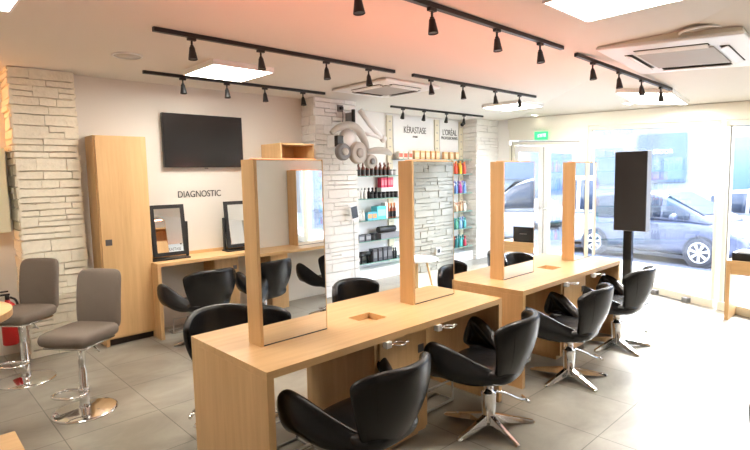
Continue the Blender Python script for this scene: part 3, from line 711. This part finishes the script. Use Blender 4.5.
row(bottle('white_tube', .024, .16, WH, WH, .6), span(5.35, 5.47, 3), 6.03, SZ[2], 'white tube at the left end of the third shelf', 'tube', 'white tubes on the third shelf')
row(pack('teal_packet', .10, .06, .13, (.10, .45, .62), OR), [5.56, 5.665], 6.00, SZ[2], 'teal packet with orange band left of the large teal box', 'box', 'small teal packets on the third shelf')
o = pack('teal_box', .21, .14, .21, TE, (.3, .75, .8)); o.location = (5.835, 6.05, SZ[2]); tag(o, 'large turquoise box on the third glass shelf', 'box')
o = pack('cream_box', .06, .1, .26, WH); o.location = (5.985, 6.07, SZ[2]); tag(o, 'tall cream box right of the large turquoise box', 'box')
row(bottle('amber_bottle', .027, .25, (.40, .09, .03), OR, .5, BK), span(6.05, 6.19, 3), 6.04, SZ[2], 'amber bottle at the right end of the third shelf', 'bottle', 'amber bottles on the third shelf')
row(pack('grey_carton', .11, .12, .10, (.10, .10, .12), (.3, .3, .32)), [5.39, 5.53], 6.04, SZ[3], 'dark grey carton at the left of the fourth shelf', 'box', 'dark cartons on the fourth shelf')
o = pack('silver_case', .42, .16, .095, (.22, .22, .24)); o.location = (6.0, 6.04, SZ[3]); tag(o, 'long grey case lying on the fourth shelf under rolled mats', 'case')
r0 = obj('rolled_mat', B().cyl((0, -.0, .0), (.0, .0, .001), .001), 'black'); bpy.data.objects.remove(r0)
def roll(x, y, z, l, r, lb):
    b = B(); b.cyl((0, 0, 0), (l, 0, 0), r, n=24); o = obj('rolled_mat', b, 'black', loc=(x, y, z+r), bev=.004); tag(o, lb, 'rolled mat', 'rolled mats on the fourth shelf')
roll(5.80, 6.04, SZ[3]+.0955, .38, .052, 'black rolled mat lying on the long grey case, fourth shelf')
o = jar('black_roll', .05, .11, BK, BK); o.location = (5.68, 6.05, SZ[3]); tag(o, 'short black roll standing beside the rolled mat on the fourth shelf', 'roll')
row(pack('charcoal_pouch', .095, .10, .20, (.07, .07, .08), (.18, .18, .19)), span(5.68, 6.02, 4), 6.04, SZ[4], 'charcoal pouch standing on the lowest glass shelf', 'pouch', 'charcoal pouches on the lowest shelf')
row(bottle('dark_bottle', .024, .17, BK, (.1, .1, .1), .5), span(6.10, 6.2, 3), 6.04, SZ[4], 'dark bottle at the right end of the lowest left shelf', 'bottle', 'dark bottles on the lowest shelf')
def dryer(x, y, z, rz, lb):
    b = B(); b.cyl((-.09, 0, .13), (.09, 0, .13), .038, .030, n=18); b.cyl((-.03, 0, .13), (-.045, 0, .0), .018, .016, n=12); b.cyl((.09, 0, .13), (.13, 0, .13), .022, .026, n=14)
    tag(obj('hair_dryer', b, 'black', loc=(x, y, z), rz=rz), lb, 'hair dryer', 'hair dryers on the lowest shelf')
dryer(5.42, 6.02, SZ[4], .4, 'black hair dryer at the left end of the lowest shelf'); dryer(5.55, 6.10, SZ[4], 2.6, 'black hair dryer behind the first one on the lowest shelf')
# right hand bay
def mixrow(z, cols, xs, name, lb, grp, h=.18, kind=0):
    protos = [bottle(name, .03, h, c, cc, .45) if kind == 0 else pack(name, .055, .05, h, c) for c, cc in cols]; used = set()
    for i, x in enumerate(xs):
        p = i % len(protos); o = protos[p] if p not in used else dup(protos[p]); used.add(p)
        o.location = (x, 6.0+.09*(i % 2), z); tag(o, lb % cols[p][2] if len(cols[p]) > 2 else lb, 'bottle', grp)
def mix(z, cols, xs, name, where, grp, h=.18):
    protos = []
    for nm, c, cc in cols: protos.append([nm, bottle(name, .031, h*rnd.uniform(.85, 1.1), c, cc, .5), False])
    for i, x in enumerate(xs):
        p = protos[i % len(protos)]; o = p[1] if not p[2] else dup(p[1]); p[2] = True
        o.location = (x, 5.995+.095*(i % 2), z); tag(o, '%s bottle %s' % (p[0], where), 'bottle', '%s bottles %s' % (p[0], grp))
xs = span(7.28, 7.38, 2)+span(7.55, 8.14, 10)
mix(SZ[0], [('yellow', (.95, .62, .05), (.9, .5, .1)), ('orange', (.95, .30, .04), (.95, .5, .1)), ('red', (.80, .10, .06), (.9, .3, .1)), ('pink', (.9, .35, .35), (.9, .2, .2))], xs, 'shampoo_bottle', 'in the top row of the right bay', 'on the right top shelf', .24)
mix(SZ[1], [('magenta', (.60, .10, .35), (.7, .3, .5)), ('violet', (.30, .25, .65), (.3, .25, .6)), ('blue', (.15, .30, .70), (.2, .3, .6)), ('white', (.85, .85, .9), (.4, .4, .7))], xs, 'shampoo_bottle', 'in the second row of the right bay', 'on the right second shelf', .22)
mix(SZ[2], [('peach', (.90, .60, .42), (.8, .45, .3)), ('ivory', (.9, .85, .78), (.7, .6, .5)), ('tan', (.75, .48, .3), (.5, .3, .2))], xs, 'shampoo_bottle', 'in the third row of the right bay', 'on the right third shelf', .18)
mix(SZ[3], [('green', (.15, .50, .35), (.1, .4, .3)), ('teal', (.08, .42, .48), (.1, .5, .5)), ('light blue', (.30, .50, .80), (.3, .4, .7))], xs, 'shampoo_bottle', 'in the fourth row of the right bay', 'on the right fourth shelf', .20)
mix(SZ[4], [('dark teal', (.03, .22, .24), (.02, .1, .1)), ('crimson', (.55, .06, .10), (.4, .05, .05)), ('aqua', (.10, .55, .55), (.05, .3, .3))], xs, 'shampoo_bottle', 'in the lowest row of the right bay', 'on the right lowest shelf', .20)
row(pack('orange_carton', .11, .07, .15, (.95, .55, .28), (.95, .75, .5)), span(6.78, 7.34, 5), 6.07, 1.93, 'pale orange carton lined up on the highest shelf', 'box', 'orange cartons on the highest shelf')
row(pack('red_print_carton', .10, .06, .13, (.93, .82, .72), (.85, .15, .08)), [6.37, 6.49, 6.61], 6.07, 1.93, 'cream carton with red print at the left of the highest shelf', 'box', 'red printed cartons on the highest shelf')
row(pack('orange_packet', .09, .06, .14, (.95, .58, .30), (.95, .75, .5)), span(7.58, 7.92, 3), 6.07, 1.93, 'pale orange packet on the highest shelf of the right bay', 'box', 'orange packets on the right highest shelf')

# climazone arm dryer on the middle pillar
t = thing('hood_dryer', 'grey and white arm hair processor fixed to the middle stone pillar', 'hair dryer', (4.65, 5.20, 2.1))
b = B(); b.box(.02, .055, .10, .14, .17, .455); obj('wall_rail', b, 'black', t, bev=.004)
obj('rail_mount', B().box(.03, .05, .14, .277, .22, .42), 'grey', t)
b = B(); b.tube([(.05, .0, .43), (.22, -.02, .24), (.42, -.05, .06)], .034, 10); b.tube([(.05, .0, .14), (.24, -.02, .11), (.42, -.05, .07)], .024, 10); b.ball((.43, -.05, .065), (.055, .045, .055)); obj('boom_arm', b, 'white', t)
b = B(); b.ball((-.19, -.0, .03), (.13, .09, .15)); obj('motor_housing', b, 'white', t)
b = B(); b.tube([(-.50, -.06, .10), (-.42, -.08, .17), (-.25, -.10, .22), (-.10, -.09, .19), (.02, -.06, .10), (.11, -.04, -.02), (.13, -.04, -.09)], lambda f: .028+.026*math.sin(f*PI), 12, sm=2); obj('heater_arm', b, 'light_grey', t)
b = B(); b.tube([(.10, -.06, -.12), (.24, -.08, -.10), (.42, -.08, -.10), (.57, -.06, -.14)], lambda f: .024+.024*math.sin(f*PI), 12, sm=2); obj('heater_arm', b, 'light_grey', t)
def disc(cx, cz_, r, m1, m2, nm):
    o = obj(nm, B().rings([[Vector((cx+rr*math.cos(2*PI*i/28), y, cz_+rr*math.sin(2*PI*i/28))) for i in range(28)] for rr, y in ((r*.6, -.02), (r, -.06), (r, -.11), (r*.85, -.14), (r*.8, -.13))]), m1, t)
    obj('grille', B().rings([[Vector((cx+rr*math.cos(2*PI*i/28), y, cz_+rr*math.sin(2*PI*i/28))) for i in range(28)] for rr, y in ((r*.45, -.128), (r*.42, -.15), (r*.2, -.155))]), m2, o)
disc(-.34, -.13, .11, 'grey', 'light_grey', 'heater_disc'); disc(-.08, -.14, .145, 'light_grey', 'grille', 'heater_disc'); disc(.14, -.25, .095, 'light_grey', 'grey', 'heater_disc')
obj('control_box', B().box(-.39, -.28, -.05, .02, -.06, .08), 'black', t, bev=.008)
obj('mounting_plate', B().box(-.3, -.1, .05, .275, -.06, .10), 'white', t)
t = thing('wall_socket', 'dark power socket with a hanging cable high on the middle stone pillar', 'socket', (4.58, 5.468, 2.575))
obj('socket_plate', B().box(-.045, .045, -.012, .005, -.045, .045), 'grey', t, bev=.003); obj('plug', B().box(-.02, .02, -.05, -.012, -.02, .02), 'black', t)
obj('cable', B().tube([(0, -.045, -.02), (.01, -.05, -.12), (0, -.03, -.28), (.04, -.10, -.38), (-.05, -.2, -.42)], .005, 6, sm=2), 'black', t)
t = thing('tablet_display', 'small grey tablet display mounted on the middle stone pillar over a thin cord', 'tablet', (4.73, 5.40, 1.15))
mt = Matrix.Rotation(R(-10), 4, 'Y')
obj('tablet_body', B().box(-.065, .065, -.01, .01, -.10, .10, mtx=mt), 'white', t, bev=.003); obj('screen', B().box(-.056, .056, -.012, -.0101, -.075, .088, mtx=mt), 'screen', t)
obj('bracket', B().cyl((0, .01, 0), (0, .075, 0), .012), 'grey', t); obj('cord', B().tube([(.03, .05, -.10), (.035, .055, -.5), (.04, .055, -1.15)], .004, 6), 'grey', t)
t = thing('wall_outlet', 'dark square outlet low on the facing stone wall seen in the second mirror', 'socket', (6.95, YO+.032, .33))
obj('outlet_plate', B().box(-.06, .06, -.01, .01, -.06, .06), 'white', t); obj('socket_core', B().box(-.035, .035, .01, .018, -.035, .035), 'black', t)
tag(obj('security_camera', B().ball((8.15, 6.10, 2.60), .035), 'black'), 'small black dome camera high on the white wall beside the corner pillar', 'camera')

# ---------------------------------------------------------------- loudspeaker by the window
t = thing('loudspeaker', 'tall dark loudspeaker column on a black pole by the shop window', 'loudspeaker', (6.62, 2.36, 0), R(0))
ang = R(-30)
b = B(); b.box(-.14, -.0, -.17, .20, .93, 1.885); o = obj('cabinet', b, 'grey', t, bev=.006)
b = B(); b.box(-.148, -.1402, -.168, .198, .935, 1.88); obj('front_grille', b, 'dark_cloth', o)
obj('pole', B().box(-.10, -.04, .0, .10, .02, .93), 'black_gloss', t, bev=.003)
obj('floor_plate', B().box(-.2, .2, -.12, .26, 0, .02), 'black', t, bev=.003)
# ---------------------------------------------------------------- side desk by the window
t = thing('side_desk', 'oak side desk at the right edge near the shop window', 'desk', (6.60, 1.40, 0))
obj('desktop', B().box(0, .34, -.95, .0, .62, .66), 'oak_y', t, bev=.002)
for ya_ in (-.95, -.04): obj('side_panel', B().box(0, .34, ya_, ya_+.04, 0, .6195), 'oak_z', t, bev=.002)
obj('apron', B().box(.01, .03, -.91, -.04, .51, .6195), 'oak_y', t)
t = thing('black_equipment_box', 'black box lying on the side desk at the right edge', 'box', (6.77, 1.20, .66))
obj('case', B().box(-.13, .13, -.14, .16, 0, .085), 'black', t, bev=.004); obj('lid', B().box(-.10, .10, -.10, .12, .0855, .10), 'white', t)
t = thing('black_case', 'tall black case on the side desk seen in the third mirror', 'case', (6.77, .80, .66))
obj('case', B().box(-.13, .13, -.17, .17, 0, .22), 'black', t, bev=.004); obj('handle', B().tube([(-.135, -.05, .12), (-.15, -.05, .12), (-.15, .05, .12), (-.135, .05, .12)], .006), 'grey', t)
tag(bottle('magenta_bottle', .03, .18, (.65, .08, .45), (.6, .2, .5), .5), 'magenta bottle behind the black box on the side desk', 'bottle').location = (6.72, 1.0, .66)
# plug boxes on the floor frame
for p, lb in (((7.19, 1.93, 0), 'small grey floor plug by the window sill near the pillar'), ((7.40, 2.36, 0), 'small grey floor plug by the window sill behind the chair')):
    tag(obj('floor_plug', B().box(-.04, .04, -.04, .04, 0, .06), 'grey', loc=p, bev=.006, rz=R(-25)), lb, 'plug', 'floor plugs')
tag(obj('floor_cable', B().tube([(7.16, 1.88, .006), (7.22, 2.05, .006), (7.30, 2.2, .006), (7.36, 2.3, .006)], .005, 6), 'grey'), 'thin grey cable running along the window sill between plugs', 'cable')

# ---------------------------------------------------------------- facing side (seen in the mirrors)
t = thing('facing_desk', 'oak wall desk on the facing wall seen in the first tall mirror', 'desk', (2.4, YO+.004, 0))
obj('desktop', B().box(0, 2.9, 0, .46, TZ-.035, TZ), 'oak_x', t, bev=.001)
for xa in (0, 2.862): obj('side_panel', B().box(xa, xa+.038, 0, .46, 0, TZ-.0355), 'oak_z', t)
for xa in (.92,):
    c = obj('cabinet', B().box(xa, xa+.24, .02, .42, .05, TZ-.036), 'oak_z', t); k = B().box(xa+.05, xa+.10, .4201, .425, .59, .64); obj('lock', k, 'lock', c)
m_ = make_mirror(0, 0, .46, .985, .19, 0, 'tall oak framed mirror on the facing desk seen inside the first mirror', False, 'facing wall mirrors'); m_.location = (4.33, YO+.192, TZ); m_.rotation_euler.z = PI-R(3)
t = thing('white_table', 'round white table on wooden legs seen in the second tall mirror', 'table', (5.35, -.12, 0))
obj('tabletop', B().lathe([(.01, .47), (.30, .47), (.31, .48), (.30, .49), (.01, .49)], n=40), 'white', t)
for k in range(4):
    a = PI/4+k*PI/2; obj('leg', B().cyl((.24*math.cos(a), .24*math.sin(a), 0), (.14*math.cos(a), .14*math.sin(a), .469), .012, .018, n=10), 'oak_z', t)
t = thing('leaflet_stand', 'dark leaflet stand on the facing desk seen inside the first mirror', 'stand', (4.6, YO+.25, TZ))
obj('leaflet_board', B().box(-.1, .1, -.01, .01, 0, .26), 'grey', t); obj('foot', B().box(-.1, .1, -.05, .05, 0, .012), 'grey', t)

# ---------------------------------------------------------------- ceiling fixtures
def panel(cx, cy, s, label, wood=False):
    z = cz(cx, cy); t = thing('ceiling_light_panel', label, 'ceiling light', (cx, cy, z), 0, 'square ceiling light panels')
    if cx > foldx(cy): t.rotation_euler = Vector((0, 0, 1)).rotation_difference(CN.normalized()).to_euler()
    h = s/2; b = B(); f = .014
    for q in ((-h, h, -h, -h+f), (-h, h, h-f, h), (-h, -h+f, -h+f, h-f), (h-f, h, -h+f, h-f)): b.box(*q, -.050, -.001)
    obj('frame', b, 'white', t); obj('diffuser', B().box(-h+f, h-f, -h+f, h-f, -.047, -.035), 'panel', t)
    return t
panel(2.48, 4.60, .62, 'square ceiling light panel behind the longest track on the left')
panel(7.03, 4.32, .66, 'square ceiling light panel in front of the corner pillar and exit door')
panel(3.22, 1.30, .60, 'large square ceiling light panel cut by the top edge of the picture')
panel(.33, 3.44, .60, 'square ceiling light panel cut by the upper left corner')
panel(6.70, 2.23, .62, 'square ceiling light panel nearest the big shop window')
def ac(cx, cy, s, label, flat=False):
    z = cz(cx, cy); t = thing('air_conditioner', label, 'air conditioner', (cx, cy, z-(.055 if cx > 4.7 else .004)), 0, 'ceiling cassette air conditioners')
    if cx > foldx(cy): t.rotation_euler = Vector((0, 0, 1)).rotation_difference(CN.normalized()).to_euler()
    if cx > 4.7: t.rotation_euler = Vector((0, 0, 1)).rotation_difference(Vector((.07, -.075, 1)).normalized()).to_euler(); t.location.z = 2.625
    h = s/2
    obj('fascia', B().poly([(-h, -h, -.002), (h, -h, -.002), (h, h, -.002), (-h, h, -.002)], (0, 0, -.03)), 'white', t, bev=.012)
    if cx > 4.7: obj('housing', B().box(-h+.02, h-.02, -h+.02, h-.02, -.001, .09), 'cream', t)
    g = s*.27; obj('intake_grille', B().box(-g, g, -g, g, -.042, -.0325), 'grille', t, bev=.003)
    for k in range(4):
        m = Matrix.Rotation(k*PI/2, 4, 'Z')
        v = obj('air_vent', B().box(-g*.95, g*.95, g+.035, g+.10, -.036, -.0325, mtx=m), 'dark_void', t)
        tl = m @ Matrix.Translation((0, g+.068, -.045)) @ Matrix.Rotation(R(18), 4, 'X')
        obj('louvre', B().box(-g*.93, g*.93, -.028, .024, -.003, .003, mtx=tl), 'white', v)
ac(4.42, 4.42, .92, 'white cassette air conditioner in the ceiling above the middle pillar')
ac(4.98, 1.42, 1.05, 'white cassette air conditioner in the ceiling at the upper right')
for (x, y, r_, lb) in ((1.57, 4.62, .12, 'round ceiling loudspeaker at the upper left'), (4.50, 1.17, .155, 'round ceiling loudspeaker above the right air conditioner')):
    z = cz(x, y); t = thing('ceiling_speaker', lb, 'ceiling speaker', (x, y, z), 0, 'round ceiling speakers')
    obj('ring', B().lathe([(r_, -.001), (r_, -.01), (r_*.9, -.014), (r_*.88, -.004)], n=36, cap=False), 'white', t); obj('grille', B().lathe([(.01, -.008), (r_*.89, -.008), (r_*.89, -.004), (.01, -.004)], n=36), 'light_grey', t)
def aim_spot(loc, e, c, size=70, blend=.6, d=(0, 0, -1), r=.03):
    l = bpy.data.lights.new('lamp', 'SPOT'); l.energy = e; l.color = c; l.spot_size = R(size); l.spot_blend = blend; l.shadow_soft_size = r
    o = bpy.data.objects.new('spot_lamp', l); col.objects.link(o); o.location = loc; o.rotation_euler = Vector(d).to_track_quat('-Z', 'Y').to_euler(); return o
def track(p0, p1, hs, label, tilt=0, e=11):
    p0, p1 = Vector(p0), Vector(p1); t = thing('track_light', label, 'track light', p0, 0, 'black ceiling track lights')
    d = p1-p0
    dn = d.normalized(); sd = Vector((-dn.y, dn.x, 0)).normalized()*.017; up = Vector((0, 0, -.03))
    b = B(); b.rings([[a+sd, a-sd, a-sd+up, a+sd+up] for a in (Vector((0, 0, -.001)), d+Vector((0, 0, -.001)))], smooth=False); obj('rail', b, 'black', t)
    for x in hs:
        f = (x-p0.x)/d.x; q = d*f+Vector((0, 0, -.031)); q.x = x-p0.x
        ax = Vector((tilt*-.35, -.10, -1)).normalized()
        a = q+Vector((0, 0, -.066)); 
        b = B(); b.box(q.x-.03, q.x+.03, q.y-.014, q.y+.014, q.z-.02, q.z); b.cyl(q, a, .008, n=8); b.cyl(a+Vector((0, 0, .012)), a, .014, n=10)
        b.cyl(a, a+ax*.012, .018, .021, n=18); b.cyl(a+ax*.012, a+ax*.088, .020, .033, n=20, cap=False); b.cyl(a+ax*.083, a+ax*.015, .029, .017, n=20)
        h = obj('spotlight', b, 'black', t)
        obj('bulb', B().cyl(a+ax*.072, a+ax*.0825, .020, .027, n=16), 'bulb', h)
        if e: aim_spot(p0+a+ax*.14, e, (1, .91, .80), 85, .7, ax)
Y1 = 3.67
track((1.427, Y1, 2.7), (3.79, Y1, 2.7), (1.698, 2.267, 2.93, 3.44), 'black track with four spots crossing the upper left ceiling before the light panel')
track((1.885, 5.15, 2.7), (4.07, 5.15, 2.7), (2.268, 2.749, 3.215, 3.74), 'black track with four spots in front of the television wall', .0)
track((1.60, 2.115, 2.7), (4.205, 2.115, 2.7), (1.915, 2.525, 3.235, 3.84), 'black track with four spots above the near table, cut by the top edge')
track((4.53, 2.15, 2.699), (6.35, 1.93, cz(6.35, 1.93)), (4.80, 5.26, 5.70, 6.12), 'black track with four spots in front of the right air conditioner')
track((4.065, Y1, 2.7), (6.55, Y1, 2.7), (4.354, 4.921, 5.58, 6.14), 'black track with four spots in the middle above the second table')
track((5.60, 5.50, 2.7), (7.96, 5.50, 2.7), (5.86, 6.35, 6.92, 7.40), 'short black track with four spots in front of the lettered product wall', 1)
for (x, y, lb) in ((8.45, 4.75, 'recessed downlight above the exit door'), (7.25, 2.72, 'recessed downlight at the top of the shop window')):
    z = cz(x, y); t = thing('downlight', lb, 'ceiling light', (x, y, z), 0, 'recessed downlights'); t.rotation_euler = Vector((0, 0, 1)).rotation_difference(CN.normalized()).to_euler() if x > foldx(y) else (0, 0, 0)
    obj('ring', B().lathe([(.07, -.001), (.07, -.008), (.055, -.01), (.05, -.003)], n=24, cap=False), 'white', t); obj('lamp', B().lathe([(.01, -.004), (.05, -.004), (.05, -.002), (.01, -.002)], n=20), 'downlight', t)

# ---------------------------------------------------------------- lights
def area(name, loc, sx, sy, e, c, d):
    l = bpy.data.lights.new(name, 'AREA'); l.shape = 'RECTANGLE'; l.size = sx; l.size_y = sy; l.energy = e; l.color = c
    o = bpy.data.objects.new(name, l); col.objects.link(o); o.location = loc; o.rotation_euler = Vector(d).to_track_quat('-Z', 'Y').to_euler(); return o
for x in (1.6, 2.8, 3.93, 5.2): area('led_lamp', (x, 2.40, TZ+1.0), .40, .05, 2.3, (1, .22, .14), (0, 0.35, 1))
area('recess_glow_fill', (.35, 5.90, 1.75), .06, 1.4, 5, (1, .45, .18), (1, -.35, 0))  # added orange light without a fitting, tints the left pillar's side face
w = bpy.data.worlds.new('sky'); sc.world = w; w.use_nodes = True; N = w.node_tree.nodes; L = w.node_tree.links
bg = N['Background']; sky = N.new('ShaderNodeTexSky'); sky.sky_type = 'NISHITA'; sky.sun_disc = False; sky.sun_elevation = R(48); sky.sun_rotation = R(200)
mixn = N.new('ShaderNodeMix'); mixn.data_type = 'RGBA'; mixn.inputs[0].default_value = .6; mixn.inputs[7].default_value = (4.2, 4.5, 5.0, 1)
L.new(sky.outputs[0], mixn.inputs[6]); L.new(mixn.outputs[2], bg.inputs['Color']); bg.inputs['Strength'].default_value = 1.5
s = bpy.data.lights.new('sun', 'SUN'); s.energy = 13; s.angle = R(28); so = bpy.data.objects.new('sun', s); col.objects.link(so)
so.rotation_euler = Vector((-1, -.05, -.68)).to_track_quat('-Z', 'Y').to_euler(); s.color = (1, .98, .95)
# ---------------------------------------------------------------- camera
cd = bpy.data.cameras.new('camera'); cam = bpy.data.objects.new('camera', cd); col.objects.link(cam); sc.camera = cam
cd.sensor_width = 36; cd.sensor_fit = 'HORIZONTAL'; cd.lens = 516.0256*36/750; cd.clip_start = .05; cd.clip_end = 200
F = Vector((.6853787, .72208925, -.09403802)); Rr = Vector((.72383883, -.68967272, -.020221)); U = Vector((.07945682, .05420933, .99536323))
cam.matrix_world = Matrix(((Rr.x, U.x, -F.x, 0), (Rr.y, U.y, -F.y, 0), (Rr.z, U.z, -F.z, 1.65), (0, 0, 0, 1)))
sc.view_settings.view_transform = 'Standard'; sc.view_settings.look = 'None'; sc.view_settings.gamma = 1; sc.view_settings.use_curve_mapping = False
sc.view_settings.exposure = 1.32
sc.cycles.max_bounces = 8; sc.cycles.glossy_bounces = 5; sc.cycles.diffuse_bounces = 4; sc.cycles.transparent_max_bounces = 16
sc.cycles.caustics_reflective = False; sc.cycles.sample_clamp_indirect = 6
sc.cycles.use_denoising = True
